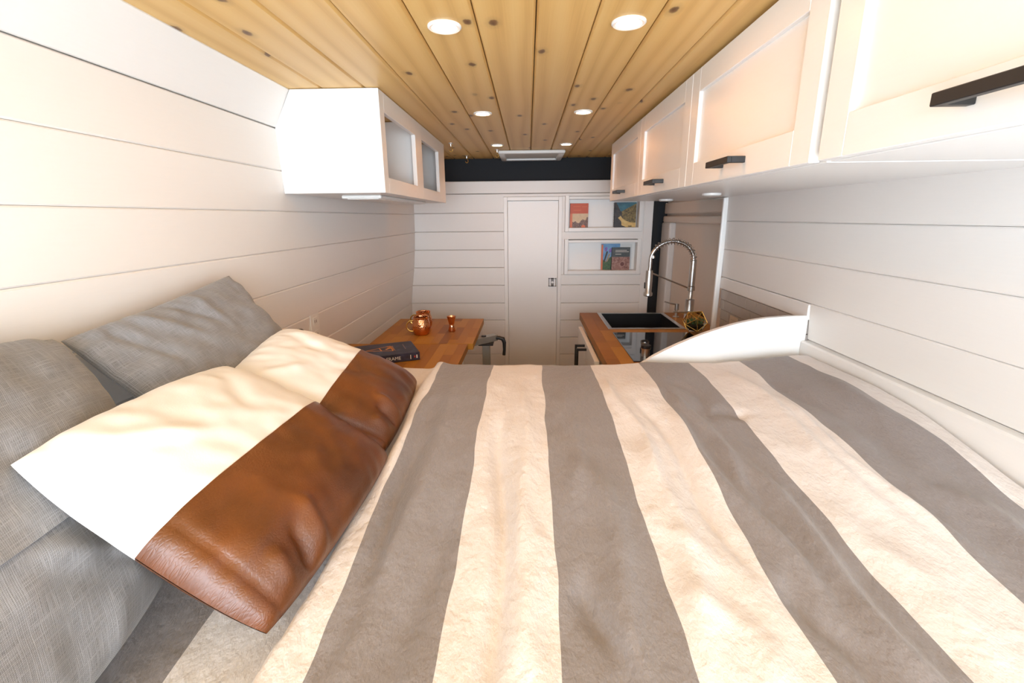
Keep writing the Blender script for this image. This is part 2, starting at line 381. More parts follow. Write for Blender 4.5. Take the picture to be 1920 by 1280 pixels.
dv = tag(link(me, 'striped_duvet', M['duvet']), 'grey and white wide striped cotton duvet spread over the bed', 'duvet')
# curved white guard board at the foot of the bed by the right wall
gp = [(.957, 1.157), (.90, 1.156), (.82, 1.150), (.765, 1.141), (.715, 1.129), (.66, 1.112), (.61, 1.094), (.565, 1.075), (.521, 1.055), (.48, 1.034), (.441, 1.012), (.40, .985), (.37, .955), (.36, .72), (.957, .72)]
b = B(); b.prism([(x, 1.600, z) for x, z in gp], (0, .019, 0))
bmesh.ops.bevel(b.bm, geom=[e for e in b.bm.edges if abs(e.verts[0].co.y - e.verts[1].co.y) < .001], offset=.003, segments=2, affect='EDGES')
tag(b.build('bed_guard_board', M['paint_cab']), 'white curved guard board at the bed foot against the tiled wall', 'bed guard')

# ================================================================== PILLOWS
def pillow_surface(T1, T2, B2, B1, th, back=.4, nu=90, pinch=.05, pw=2.4, ex=.5, seed=0, wr=.006, crease=None, v0=0., v1=1., lift=0., sides=(1, -1)):
    """square pillow through four corners. u runs T1->T2, v runs top->bottom. returns verts, faces, uvs"""
    T1, T2, B2, B1 = map(Vector, (T1, T2, B2, B1)); n = ((T2 - T1).cross(B1 - T1)).normalized()
    if n.z < 0 and abs(n.z) > .05: n = -n
    V, Fc, U = [], [], []
    nv = max(6, int(nu * (v1 - v0)))
    for sd in sides:
        base = len(V)
        for j in range(nv + 1):
            v = v0 + (v1 - v0) * j / nv
            for i in range(nu + 1):
                u = i / nu; a, c = 2 * u - 1, 2 * v - 1
                # rounded sampling so the rim is dense
                uu = .5 + .5 * a * (1 - pinch * (1 - c * c) * abs(a)); vv = .5 + .5 * c * (1 - pinch * (1 - a * a) * abs(c))
                rc = 1 - .030 * (a * a * c * c) ** 2; uu = .5 + (uu - .5) * rc; vv = .5 + (vv - .5) * rc
                p = (T1 * (1 - uu) + T2 * uu) * (1 - vv) + (B1 * (1 - uu) + B2 * uu) * vv
                prof = (max(0, 1 - abs(a) ** pw) * max(0, 1 - abs(c) ** pw)) ** ex
                h = th * prof * (1 if sd > 0 else -back)
                q = Vector((u * 3.1 + seed, v * 3.1, seed * 1.7))
                k = wr * (noise.noise(q * 1.6) * 1.4 + .7 * noise.noise(q * 4)) * min(1, prof * 1.8)
                if sd > 0:
                    # puckers radiating from the rim and corners
                    ed = max(abs(a), abs(c)); k += wr * .9 * sst(.55, .93, ed) * (1 - sst(.97, 1, ed)) * noise.noise(Vector(((u if abs(c) > abs(a) else v) * 15 + seed, ed * 1.2, seed)))
                    if crease:
                        for (cu, cv, du, dv_, wd, hh) in crease:
                            L = sqrt(du * du + dv_ * dv_); tx = ((u - cu) * du + (v - cv) * dv_) / L / L; dd = abs((u - cu) * dv_ - (v - cv) * du) / L
                            if -.1 < tx < 1.1: k += hh * exp(-(dd / wd) ** 2) * sst(-.1, .25, tx) * (1 - sst(.7, 1.1, tx))
                    k += lift
                V.append(p + n * (h + k * (1 if sd > 0 else -.5))); U.append((u * .45, v * .45))
        for j in range(nv):
            for i in range(nu):
                k = base + j * (nu + 1) + i; f = (k, k + 1, k + nu + 2, k + nu + 1)
                Fc.append(f if sd > 0 else f[::-1])
    return V, Fc, U
def surf_obj(name, data, mat, parent=None, weld=True):
    V, Fc, U = data; me = bpy.data.meshes.new(name); me.from_pydata(V, [], Fc)
    ul = me.uv_layers.new(name='UVMap')
    for lp in me.loops: ul.data[lp.index].uv = U[lp.vertex_index]
    if weld:
        bm = bmesh.new(); bm.from_mesh(me); bmesh.ops.remove_doubles(bm, verts=bm.verts[:], dist=.0004); bmesh.ops.recalc_face_normals(bm, faces=bm.faces[:]); bm.to_mesh(me); bm.free()
    me.polygons.foreach_set('use_smooth', [True] * len(me.polygons)); return link(me, name, mat, parent)
# grey linen pillows leaning on the left wall
pf = surf_obj('linen_pillow', pillow_surface((-.795, .735, 1.297), (-.80, 1.235, 1.352), (-.55, 1.27, .985), (-.55, .80, .98), .055, .6, seed=3, pw=2.6, wr=.007,
     crease=[(.25, .02, .18, .3, .03, .010), (.4, .0, .16, .26, .025, -.008), (.12, .05, .1, .3, .03, -.007), (.55, .05, .05, .3, .03, .006)]), M['linen'])
tag(pf, 'grey linen pillow propped on the wall behind the white-topped cushions', 'pillow', 'grey linen pillows')
NP = ((-.80, .16, 1.25), (-.80, .735, 1.305), (-.555, .600, .955), (-.56, .08, .93))
pn = empty('linen_pillow', (-.66, .4, .93), label='grey linen pillow with an overlapping envelope flap, partly under the cushion', cat='pillow', group='grey linen pillows')
surf_obj('pillow_body', pillow_surface(*NP, .078, .35, seed=8, pw=2.8, pinch=-.13, wr=.008, crease=[(.62, .62, .3, .28, .03, .010), (.75, .75, .22, .2, .02, -.010), (.2, .6, .2, .3, .04, .008)]), M['linen'], pn)
surf_obj('envelope_flap', pillow_surface(*NP, .079, .35, seed=8, pw=2.8, pinch=-.13, wr=.008, v0=.02, v1=.62, lift=.007, sides=(1,)), M['linen'], pn, weld=False)
def cushion(T1, T2, B2, B1, split, seed, label):
    c = [Vector(p) for p in (T1, T2, B2, B1)]; r = empty('cushion', sum(c, Vector()) / 4, label=label, cat='cushion', group='half leather cushions')
    k = dict(th=.070, back=.5, seed=seed, pw=3.4, ex=.5, pinch=-.025, wr=.0035)
    surf_obj('canvas_half', pillow_surface(*c, v0=0, v1=split, crease=[(.1, .1, .3, .25, .04, .006), (.8, .05, -.2, .3, .04, -.005)], **k), M['canvas'], r)
    l = surf_obj('leather_half', pillow_surface(*c, v0=split, v1=1., lift=.0012, crease=[(.30, .98, .05, -.22, .03, .010), (.22, .98, .04, -.18, .025, -.012), (.12, .97, .03, -.16, .03, .008), (.065, .47, .0, .6, .012, -.0045)], **k), M['leather'], r)
    l['label'] = 'brown leather lower half'
    # piped seam around the leather bottom edge
    V, _, _ = pillow_surface(*c, v0=split - .004, v1=split + .004, lift=.0012, sides=(1,), **k)
    return r
cushion((-.640, .492, 1.205), (-.622, .890, 1.203), (-.300, .920, .985), (-.338, .478, .962), .50, 2.2, 'white canvas and brown leather cushion lying on the near grey linen pillow')
cushion((-.632, .840, 1.150), (-.632, 1.150, 1.218), (-.335, 1.350, 1.005), (-.318, .935, .980), .52, 5.9, 'white canvas and brown leather cushion lying next to the book on the counter')

# ================================================================== OVERHEAD CABINETS
ZB = 1.575
def shaker_door(parent, x, ya, yb, za, zb):
    """door facing -x at plane x, 19 mm thick, with a recessed centre panel and a black bar pull"""
    st_ = .062; d = B()
    d.box(x, x + .019, ya, ya + st_, za, zb, .0012); d.box(x, x + .019, yb - st_, yb, za, zb, .0012)
    d.box(x, x + .019, ya + st_, yb - st_, za, za + st_, .0012); d.box(x, x + .019, ya + st_, yb - st_, zb - st_, zb, .0012)
    do = d.build('door', M['paint_cab'], parent)
    B().box(x + .010, x + .017, ya + st_ - .004, yb - st_ + .004, za + st_ - .004, zb - st_ + .004).build('door_panel', M['paint_cab'], do)
    yc = (ya + yb) / 2 - .012; zc = za + .034; hb = B(); L = .066
    hb.box(x - .040, x - .029, yc - L, yc + L, zc - .007, zc + .007, .001)
    hb.box(x - .032, x, yc - L, yc - L + .012, zc - .007, zc + .007, .001); hb.box(x - .032, x, yc + L - .012, yc + L, zc - .007, zc + .007, .001)
    h = hb.build('bar_pull', M['black'], do); h['label'] = 'black square bar pull'
def overhead(ya, yb, cuts, label):
    r = empty('overhead_cabinet', (.7, (ya + yb) / 2, ZB), label=label, cat='cabinet', group='white overhead cabinets')
    b = B(); b.box(.505, .945, ya, yb, ZB, ZB + .018, .001); b.box(.505, .93, ya, ya + .018, ZB + .018, ZC - .001); b.box(.505, .93, yb - .018, yb, ZB + .018, ZC - .001)
    b.box(.505, .93, ya + .018, yb - .018, ZC - .019, ZC - .001); b.build('cabinet_body', M['paint_cab'], r)
    for a, c in cuts: shaker_door(r, .48, a, c, ZB + .001, ZC - .012)
    return r
overhead(.862, 2.90, [(2.170, 2.898), (1.530, 2.167), (.872, 1.527)], 'long white overhead cabinet with three shaker doors above the kitchen')
overhead(.20, .852, [(.205, .846)], 'white overhead cabinet with one shaker door beside the rear opening')
# open cubby on the left
cb = empty('wall_cubby', (-.66, 2.25, ZB), label='white open-fronted wall cubby with two openings under the pine ceiling', cat='cubby')
prof = [(-.834, ZB), (-.838, 1.783), (-.775, ZC - .002), (-.503, ZC - .002), (-.503, ZB)]
for nm, y in (('end_panel', 1.66), ('end_panel', 2.865)):
    b = B(); b.prism([(x, y, z) for x, z in prof], (0, .018, 0)); b.build(nm, M['paint_cab'], cb)
B().box(-.833, -.503, 1.678, 2.865, ZB, ZB + .018).build('bottom_panel', M['paint_cab'], cb)
f = B(); f.box(-.503, -.485, 1.66, 1.713, ZB, ZC - .002, .001); f.box(-.503, -.485, 2.16, 2.285, ZB, ZC - .002, .001); f.box(-.503, -.485, 2.70, 2.883, ZB, ZC - .002, .001)
for a, c in ((1.713, 2.16), (2.285, 2.70)): f.box(-.503, -.485, a, c, ZB, ZB + .052, .001); f.box(-.503, -.485, a, c, 1.835, ZC - .002, .001)
f.build('face_frame', M['paint_cab'], cb)
B().box(-.83, -.503, 2.213, 2.231, ZB + .018, ZC - .003).build('divider', M['paint_cab'], cb)
lb = empty('light_bar', (-.62, 2.2, ZB - .01), label='slim white light bar under the open wall cubby', cat='light bar')
B().box(-.70, -.55, 1.82, 2.62, ZB - .012, ZB - .0005, .003).build('housing', M['white'], lb)
B().box(-.685, -.565, 1.84, 2.60, ZB - .014, ZB - .012).build('diffuser', plain('frosted_diffuser', (.85, .85, .82), .3), lb)

# ================================================================== LAMPS, HOOKS, VENT
L0 = empty('downlight', (0, 0, 0), cat='downlight', group='recessed ceiling downlights')
B().lathe([(.0375, 0), (.0375, -.003), (.034, -.0055), (.0285, -.0045), (.0265, -.002), (.0265, 0)], (0, 0, 0), 32).build('trim_ring', M['white'], L0, smooth=True)
B().lathe([(0, -.003), (.0262, -.003), (.0262, -.001), (0, -.001)], (0, 0, 0), 32).build('lens', M['lens'], L0)
spots = [(-.185, 1.177), (.22, 1.177), (-.184, 2.077), (.223, 2.077), (-.18, 2.943), (.222, 2.943)]
for i, (x, y) in enumerate(spots):
    o = L0 if i == 0 else clone(L0, (x, y, ZC))
    o.location = (x, y, ZC)
    row = ['over the bed', 'over the kitchen', 'next to the roof vent'][i // 2]; sd = ['on the cubby side', 'on the overhead cabinet side'][i % 2]
    o['label'] = 'round lit recessed downlight ' + row + ' ' + sd
vt = empty('roof_vent', (.02, 3.37, ZC), label='white rectangular roof vent frame in the pine ceiling', cat='vent')
b = B()
b.box(-.19, .235, 3.16, 3.20, ZC - .022, ZC - .001, .008, 2); b.box(-.19, .235, 3.54, 3.58, ZC - .022, ZC - .001, .008, 2); b.box(-.19, -.15, 3.19, 3.55, ZC - .022, ZC - .001, .008, 2); b.box(.195, .235, 3.19, 3.55, ZC - .022, ZC - .001, .008, 2)
b.build('vent_frame', M['white'], vt, smooth=True)
B().box(-.155, .2, 3.195, 3.545, ZC - .010, ZC - .004).build('vent_lid', plain('vent_lid_plastic', (.62, .6, .56), .5), vt)
def hook(x, y, label):
    r = empty('ceiling_hook', (x, y, ZC), label=label, cat='hook', group='small metal ceiling hooks')
    B().lathe([(0, 0), (.014, 0), (.013, -.004), (.004, -.006), (.003, -.018), (0, -.018)], (x, y, ZC), 16).build('hook_base', M['chrome'], r, smooth=True)
    pts = [(x, y, ZC - .016)] + [(x + .009 * sin(t), y, ZC - .034 + .012 * cos(t)) for t in [k * .45 for k in range(11)]]
    B().tube(pts, .0022, 8).build('hook_wire', M['brass'], r, smooth=True)
hook(-.438, 2.847, 'small metal ceiling hook beside the open wall cubby')
hook(-.42, 3.42, 'small metal ceiling hook between the other two, by the dark headliner')
hook(-.193, 3.131, 'small metal ceiling hook at the corner of the roof vent')
P0 = empty('puck_light', (0, 0, 0), cat='puck light', group='puck lights under the overhead cabinet')
B().lathe([(0, 0), (.036, 0), (.036, -.007), (.031, -.010), (0, -.010)], (0, 0, 0), 28).build('housing', M['white'], P0, smooth=True)
B().lathe([(0, -.0105), (.026, -.0105), (.026, -.010), (0, -.010)], (0, 0, 0), 28).build('lens', plain('puck_lens', (.8, .78, .72), .25), P0)
for i, (x, y, lab) in enumerate([(.73, 1.98, 'white puck light under the overhead cabinet, above the cooktop'), (.73, 2.62, 'white puck light under the overhead cabinet, above the sink')]):
    o = P0 if i == 0 else clone(P0, (x, y, ZB)); o.location = (x, y, ZB); o['label'] = lab

# ================================================================== LEFT COUNTER AND SWIVEL TABLE
ZT = .91
STV = bpy.data.meshes.new('stave'); 
_b = bmesh.new(); bmesh.ops.create_cube(_b, size=1); _b.to_mesh(STV); _b.free(); STV.materials.append(M['block'])
def butcher(parent, x0, x1, y0, y1, z0, z1, sw=.043):
    n = max(1, round((x1 - x0) / sw)); wx = (x1 - x0) / n
    for i in range(n):
        y = y0; first = True
        while y < y1 - .001:
            L = random.uniform(.10, .34) if not first else random.uniform(.06, .30); first = False
            ye = y1 if y + L > y1 - .06 else y + L
            o = bpy.data.objects.new('stave', STV); COL.objects.link(o); o.parent = parent
            c = Vector((x0 + (i + .5) * wx, (y + ye) / 2, (z0 + z1) / 2)) - parent.location
            o.location = c; o.scale = (wx - .0003, ye - y - .0003, z1 - z0)
            y = ye
lc = empty('base_cabinet', (-.6, 1.9, 0), label='white base cabinet under the wooden counter with the book', cat='cabinet')
B().box(-.875, -.325, 1.625, 2.13, .06, ZT - .034, .002).build('cabinet_body', M['paint_cab'], lc)
B().box(-.86, -.345, 1.64, 2.12, 0, .06).build('toe_kick', M['black'], lc)
shd = B().box(-.325, -.306, 1.63, 2.125, .09, ZT - .045, .002).build('door', M['paint_cab'], lc)
ct = empty('counter_top', (-.59, 1.88, ZT - .032), label='butcher block counter top holding the dark blue book', cat='counter top', group='butcher block tops')
butcher(ct, -.892, -.286, 1.625, 2.146, ZT - .032, ZT)
tb = empty('swivel_table', (-.51, 2.43, 0), label='butcher block swivel table on a grey metal arm holding copper mugs', cat='table', group='butcher block tops')
butcher(tb, -.758, -.262, 2.150, 2.718, ZT - .030, ZT + .0005)
a0, a1 = Vector((-.42, 2.235, .846)), Vector((-.178, 2.468, .846)); dd = (a1 - a0).normalized(); nn = Vector((-dd.y, dd.x, 0)) * .022
b = B(); b.prism([a0 - nn, a1 - nn, a1 + nn, a0 + nn], (0, 0, .032)); b.build('swing_arm', M['alu'], tb)
B().lathe([(0, 0), (.013, 0), (.013, .006), (0, .006)], (-.235, 2.415, .878), 16).build('pivot_bolt', M['black'], tb)
B().box(-.243, -.203, 2.400, 2.440, .0, .846, .002).build('post', M['alu'], tb)
B().box(-.262, -.184, 2.38, 2.46, .836, .846, .001).build('pivot_plate', M['black'], tb)
b = B(); b.tube([(-.186, 2.452, .862), (-.155, 2.452, .862), (-.136, 2.452, .856), (-.128, 2.452, .835), (-.128, 2.452, .795), (-.131, 2.452, .765)], [.010, .011, .012, .010, .008, .0085], 12)
lv = b.build('clamp_lever', M['black'], tb, smooth=True); lv['label'] = 'black clamp lever'
# copper mugs
def mug(x, y, rz, label):
    r = empty('copper_mug', (x, y, ZT + .0006), label=label, cat='mug', group='copper mugs on the swivel table')
    pr = [(0, .001), (.033, .001), (.037, .004), (.043, .018), (.047, .038), (.045, .060), (.040, .078), (.038, .088), (.0395, .092), (.0375, .092), (.036, .086), (.042, .06), (.044, .038), (.034, .008), (0, .008)]
    B().lathe(pr, (x, y, ZT), 32).build('mug_body', M['copper'], r, smooth=True)
    B().lathe([(.0385, .0915), (.0405, .0925), (.0385, .0945), (.0365, .0925), (.0385, .0915)], (x, y, ZT), 32).build('rim', M['copper_plain'], r, smooth=True)
    d = Vector((cos(rz), sin(rz), 0)); pts = []
    for k in range(13):
        t = -1.15 + 2.3 * k / 12; pts.append(Vector((x, y, ZT + .046)) + d * (.040 + .034 * cos(t)) + Vector((0, 0, .030 * sin(t))))
    B().tube([Vector((x, y, ZT + .018)) + d * .043] + pts + [Vector((x, y, ZT + .074)) + d * .040], .0035, 8).build('handle', M['brass'], r, smooth=True)
mug(-.548, 2.335, radians(190), 'hammered copper mug standing in front of its twin')
mug(-.565, 2.47, radians(175), 'hammered copper mug half hidden behind its twin')
jg = empty('jigger', (-.402, 2.40, ZT), label='small double-ended copper jigger beside the mugs', cat='jigger')
JP = [(0, .002), (.0185, .002), (.019, .003), (.0125, .034), (.012, .036), (.0135, .040), (.0235, .082), (.0228, .082), (.012, .042), (0, .042)]
B().lathe(JP, (-.402, 2.40, ZT), 28).build('cups', M['copper_plain'], jg, smooth=True)
B().lathe([(.0124, .0335), (.0135, .036), (.0124, .0385)], (-.402, 2.40, ZT), 28).build('waist_band', M['copper_plain'], jg, smooth=True)
# outlet and socket on the left wall
ot = empty('wall_outlet', (-.855, 1.84, 1.06), label='white double outlet plate on the left boards above the counter', cat='outlet')
def wallpt(y, z): return XL(z)
b = B(); x0 = XL(1.06); b.box(x0 - .002, x0 + .008, 1.79, 1.868, 1.005, 1.125, .002); b.build('cover_plate', M['white'], ot)
for z in (1.036, 1.090):
    s = B().box(x0 + .0075, x0 + .010, 1.812, 1.846, z - .017, z + .017, .001).build('receptacle', M['white'], ot)
    k = B(); k.box(x0 + .0098, x0 + .0104, 1.820, 1.823, z - .006, z + .006); k.box(x0 + .0098, x0 + .0104, 1.835, 1.838, z - .006, z + .006); k.build('slot', M['black'], s)
us = empty('power_socket', (-.85, 1.70, 1.075), label='small round black power socket on the left boards behind the cushion', cat='socket')
b = B(); b.tube([(XL(1.07) - .002, 1.70, 1.070), (XL(1.07) + .010, 1.70, 1.070), (XL(1.07) + .016, 1.70, 1.070)], [.019, .019, .015], 20); b.build('socket_ring', M['black'], us, smooth=True)
b = B(); b.tube([(XL(1.07) + .0155, 1.70, 1.070), (XL(1.07) + .0175, 1.70, 1.070)], [.011, .011], 16); b.build('socket_cap', M['rubber'], us)

# ---- book on the counter, spine toward the bed
def lettering(txt, size, mat, parent, mw, ext=.0002):
    cu = bpy.data.curves.new('lettering', 'FONT'); cu.body = txt; cu.size = size; cu.extrude = ext; cu.align_x = 'CENTER'; cu.align_y = 'CENTER'
    t = bpy.data.objects.new('t', cu); COL.objects.link(t); bpy.context.view_layer.update()
    me = bpy.data.meshes.new_from_object(t.evaluated_get(bpy.context.evaluated_depsgraph_get())); bpy.data.objects.remove(t); bpy.data.curves.remove(cu)
    me.transform(mw); return link(me, 'lettering', mat, parent)
bk = empty('hardcover_book', (0, 0, 0), label='dark blue hardcover book with an orange A-frame house on the counter', cat='book')
M['navy'] = picture('book_cover_navy', [(.3, (.016, .018, .035)), (.55, (.03, .032, .07)), (.75, (.07, .09, .17))], 22)
M['glow'] = plain('print_orange', (.75, .28, .05), .5); M['ink'] = plain('print_white', (.75, .72, .66), .5); M['redink'] = plain('print_red', (.6, .04, .03), .5)
# local frame: lx along spine (left->right), ly away from spine, built around origin then moved
bw, bh, bt = .272, .20, .034
BM = Matrix.Translation((-.622, 1.925, ZT + .001)) @ Matrix.Rotation(radians(24), 4, 'Z')
def bkpart(b, name, mat, par=bk):
    o = b.build(name, mat); o.data.transform(BM); o.parent = par; return o
b = B(); b.box(-bw / 2, bw / 2, -bh / 2, bh / 2, bt - .003, bt, .0008); cvr = bkpart(b, 'front_cover', M['navy'])
b = B(); b.box(-bw / 2, bw / 2, -bh / 2, bh / 2, 0, .003, .0008); bkpart(b, 'back_cover', M['navy'])
b = B(); b.box(-bw / 2, bw / 2, -bh / 2 - .0025, -bh / 2, 0, bt, .0008); sp = bkpart(b, 'spine', M['navy'])
b = B(); b.box(-bw / 2 + .004, bw / 2 - .004, -bh / 2 + .0005, bh / 2 - .005, .003, bt - .003); bkpart(b, 'pages', M['pages'])
RX = Matrix.Rotation(radians(90), 4, 'X')
lettering('MODERN A-FRAME', .020, M['ink'], sp, BM @ Matrix.Translation((-.028, -bh / 2 - .0026, bt * .48)) @ RX)
b = B(); b.box(.096, .099, -bh / 2 - .003, -bh / 2 - .0024, .008, .026); bkpart(b, 'spine_print', M['ink'], sp)
b = B(); b.box(.112, .117, -bh / 2 - .003, -bh / 2 - .0024, .013, .021); bkpart(b, 'spine_print', M['redink'], sp)
b = B(); b.box(.121, .126, -bh / 2 - .003, -bh / 2 - .0024, .010, .024); bkpart(b, 'spine_print', M['ink'], sp)
def strip(b, p, q, wd, z):
    p, q = Vector((*p, z)), Vector((*q, z)); d = (q - p).normalized(); n_ = Vector((-d.y, d.x, 0)) * wd / 2
    b.prism([p - n_, q - n_, q + n_, p + n_], (0, 0, .0003))
b = B(); zt = bt + .0001
A_, B1_, B2_ = (-.075, .0), (.035, .045), (.035, -.040)
strip(b, A_, B1_, .004, zt); strip(b, A_, B2_, .004, zt); strip(b, (-.015, .022), (-.010, -.022), .004, zt); strip(b, B1_, B2_, .005, zt)
for k in range(8): strip(b, (.015 + .004 * k, .034 - .010 * k), (.045, .036 - .0105 * k), .0035, zt)
strip(b, (.01, -.006), (.035, .018), .010, zt); bkpart(b, 'cover_house_print', M['glow'], cvr)
b = B()
for k in range(9): strip(b, (-.104, .05 - .013 * k), (-.104, .043 - .013 * k), .006, zt)
M['faded'] = plain('print_faded', (.33, .22, .18), .5); bkpart(b, 'author_print', M['faded'], cvr); b = B()
for k in range(6): strip(b, (.090, .05 - .014 * k), (.090, .040 - .014 * k), .003, zt)
bkpart(b, 'subtitle_print', M['faded'], cvr)

# ================================================================== KITCHEN ON THE RIGHT
kc = empty('kitchen_cabinet', (.66, 2.3, 0), label='white kitchen base cabinet with black bar pulls under the sink counter', cat='cabinet')
B().box(.335, .955, 1.64, 2.87, .06, .69, .002).box(.335, .353, 1.64, 2.87, .69, .868).box(.353, .955, 1.64, 1.658, .69, .868).box(.353, .955, 2.856, 2.87, .69, .868).build('cabinet_body', M['paint_cab'], kc)
B().box(.36, .95, 1.66, 2.85, 0, .06).build('toe_kick', M['black'], kc)
for ya, yb, hy in ((2.005, 2.335, 2.30), (2.34, 2.695, 2.375)):
    d = B().box(.296, .318, ya, yb, .10, .868, .002).build('door', M['paint_cab'], kc)
    hb = B(); hb.box(.245, .256, hy - .006, hy + .006, .66, .845, .001); hb.box(.250, .297, hy - .006, hy + .006, .833, .845, .001); hb.box(.250, .297, hy - .006, hy + .006, .66, .672, .001)
    hb.build('bar_pull', M['black'], d)
kt = empty('kitchen_worktop', (.66, 2.3, .872), label='butcher block worktop around the black sink and cooktop', cat='worktop', group='butcher block tops')
for (x0, x1, y0, y1) in ((.322, .435, 1.63, 2.892), (.83, 1.0, 1.63, 2.892), (.435, .83, 1.63, 1.86), (.435, .83, 2.366, 2.452), (.435, .83, 2.868, 2.892)):
    butcher(kt, x0, x1, y0, y1, .872, ZT, .057 if x1 - x0 < .2 else .05)
sk = empty('kitchen_sink', (.63, 2.66, .70), label='square dark steel sink set into the wooden worktop', cat='sink')
b = B(); x0, x1, y0, y1 = .428, .836, 2.445, 2.876; t = .022
b.box(x0, x0 + t, y0, y1, ZT + .0003, ZT + .004, .001); b.box(x1 - t, x1, y0, y1, ZT + .0003, ZT + .004, .001); b.box(x0 + t, x1 - t, y0, y0 + t, ZT + .0003, ZT + .004, .001); b.box(x0 + t, x1 - t, y1 - t, y1, ZT + .0003, ZT + .004, .001)
b.build('rim', M['steel'], sk)
b = B(); b.box(x0 + .018, x0 + .022, y0 + t, y1 - t, .72, ZT + .0005); b.box(x1 - .022, x1 - .018, y0 + t, y1 - t, .72, ZT + .0005); b.box(x0 + t, x1 - t, y0 + .018, y0 + .022, .72, ZT + .0005); b.box(x0 + t, x1 - t, y1 - .022, y1 - .018, .72, ZT + .0005); b.box(x0 + .018, x1 - .018, y0 + .018, y1 - .018, .716, .72)
b.build('basin', M['sinksteel'], sk)
B().lathe([(0, .7205), (.04, .7205), (.042, .723), (.03, .722), (0, .7215)], ((x0 + x1) / 2, (y0 + y1) / 2, 0), 24).build('drain', M['steel'], sk, smooth=True)
ck = empty('cooktop', (.63, 2.11, ZT), label='black glass cooktop in the worktop next to the sink', cat='cooktop')
B().box(.436, .829, 1.862, 2.364, ZT - .004, ZT + .004, .002).build('glass_plate', M['glassblack'], ck)
kb = B().lathe([(0, 0), (.017, 0), (.017, .030), (.020, .031), (.0205, .043), (.018, .046), (0, .046)], (.50, 1.935, ZT + .004), 24).build('control_knob', M['steel'], ck, smooth=True)
B().lathe([(0, .036), (.0212, .036), (.0212, .0475), (.019, .050), (0, .050)], (.50, 1.935, ZT + .004), 24).build('knob_cap', M['black'], kb, smooth=True)
# spring faucet
fx, fy = .93, 2.70
fc = empty('spring_faucet', (fx, fy, ZT), label='tall stainless spring neck faucet behind the sink', cat='faucet')
B().lathe([(0, 0), (.026, 0), (.026, .008), (.025, .010), (.025, .115), (.014, .118), (.0125, .12), (.0125, .165), (.021, .167), (.021, .190), (.014, .192), (.018, .194), (.018, .335), (.012, .338), (0, .338)], (fx, fy, ZT), 24).build('column', M['steel'], fc, smooth=True)
arc = []
for k in range(29):
    t = pi * k / 28; arc.append(Vector((.81 + .12 * cos(t), fy, 1.248 + .105 * sin(t))))
arc.append(Vector((.690, fy, 1.215))); arc.append(Vector((.6885, fy, 1.19)))
B().tube(arc, .010, 10).build('hose', M['steel'], fc, smooth=True)
hl = []; NT = 16
for k in range(NT * 12):
    f_ = k / (NT * 12) * .80; t = pi * f_; c = Vector((.81 + .12 * cos(t), fy, 1.248 + .105 * sin(t))); rad = Vector((cos(t), 0, sin(t))); a = 2 * pi * k / 12
    hl.append(c + rad * .017 * cos(a) + Vector((0, .017 * sin(a), 0)))
B().tube(hl, .0022, 6).build('spring', M['steel'], fc, smooth=True)
B().lathe([(0, 1.045), (.018, 1.045), (.025, 1.050), (.025, 1.064), (.019, 1.072), (.021, 1.16), (.019, 1.192), (0, 1.194)], (.688, fy, 0), 24).build('spray_head', M['steel'], fc, smooth=True)
B().box(.664, .672, fy - .006, fy + .006, 1.09, 1.125, .002).build('spray_button', M['black'], fc)
B().lathe([(0, -.007), (.011, -.007), (.011, .007), (0, .007)], (.703, fy, 1.268), 14).build('hose_clip', M['chrome'], fc, smooth=True)
B().tube([(fx - .012, fy, 1.090), (.706, fy, 1.176)], .0045, 8).build('support_arm', M['steel'], fc, smooth=True)
B().tube([(fx, fy - .015, .955), (fx - .03, fy - .04, .957), (fx - .105, fy - .05, .962)], [.008, .006, .004], 8).build('lever', M['steel'], fc, smooth=True)
sd = empty('soap_dispenser', (.875, 2.76, ZT), label='small stainless soap dispenser pump beside the faucet', cat='soap dispenser')
B().lathe([(0, 0), (.018, 0), (.018, .004), (.0075, .006), (.0075, .040), (.013, .042), (.013, .080), (0, .082)], (.877, 2.76, ZT), 18).build('pump', M['steel'], sd, smooth=True)
B().tube([(.877, 2.76, ZT + .074), (.84, 2.76, ZT + .082), (.803, 2.76, ZT + .094)], [.006, .005, .004], 8).build('nozzle', M['steel'], sd, smooth=True)
# geometric terrarium
tr = empty('glass_terrarium', (.845, 2.36, ZT), label='geometric glass terrarium with brass edges and succulents on the worktop', cat='terrarium')
ib = bmesh.new(); bmesh.ops.create_icosphere(ib, subdivisions=1, radius=.062)
rm = Matrix.Translation((.848, 2.36, ZT + .058)) @ Matrix.Rotation(.5, 4, 'Z') @ Matrix.Rotation(.3653, 4, 'X') @ Matrix.Rotation(.3, 4, 'Y')
ib.transform(rm); zmin = min(v.co.z for v in ib.verts)
for v in ib.verts: v.co.z += ZT + .0045 - zmin
eds = [(e.verts[0].co.copy(), e.verts[1].co.copy()) for e in ib.edges]; ctr = sum((v.co for v in ib.verts), Vector()) / len(ib.verts)
g = B(); bmesh.ops.scale(ib, vec=(.97,) * 3, verts=ib.verts[:], space=Matrix.Translation(-ctr)); g.add(ib); g.build('glass_panes', M['glass'], tr)
b = B()
for p, q in eds: b.tube([p, q], .0018, 6)
b.build('brass_edges', M['brass'], tr)
B().lathe([(0, -.043), (.022, -.043), (.041, -.022), (.043, -.014), (0, -.010)], ctr, 16).build('soil', M['soil'], tr)
for k in range(14):
    a = k * 2.4; rr = .008 + .022 * (k % 5) / 4; c = ctr + Vector((rr * cos(a), rr * sin(a), -.012)); tip = c + Vector((.018 * cos(a), .018 * sin(a), .022 + .012 * random.random())); mid = (c + tip) / 2 + Vector((.003, 0, .004))
    B().tube([c, mid, tip], [.003, .0055, .0008], 6).build('leaf', M['leaf'], tr, smooth=True)
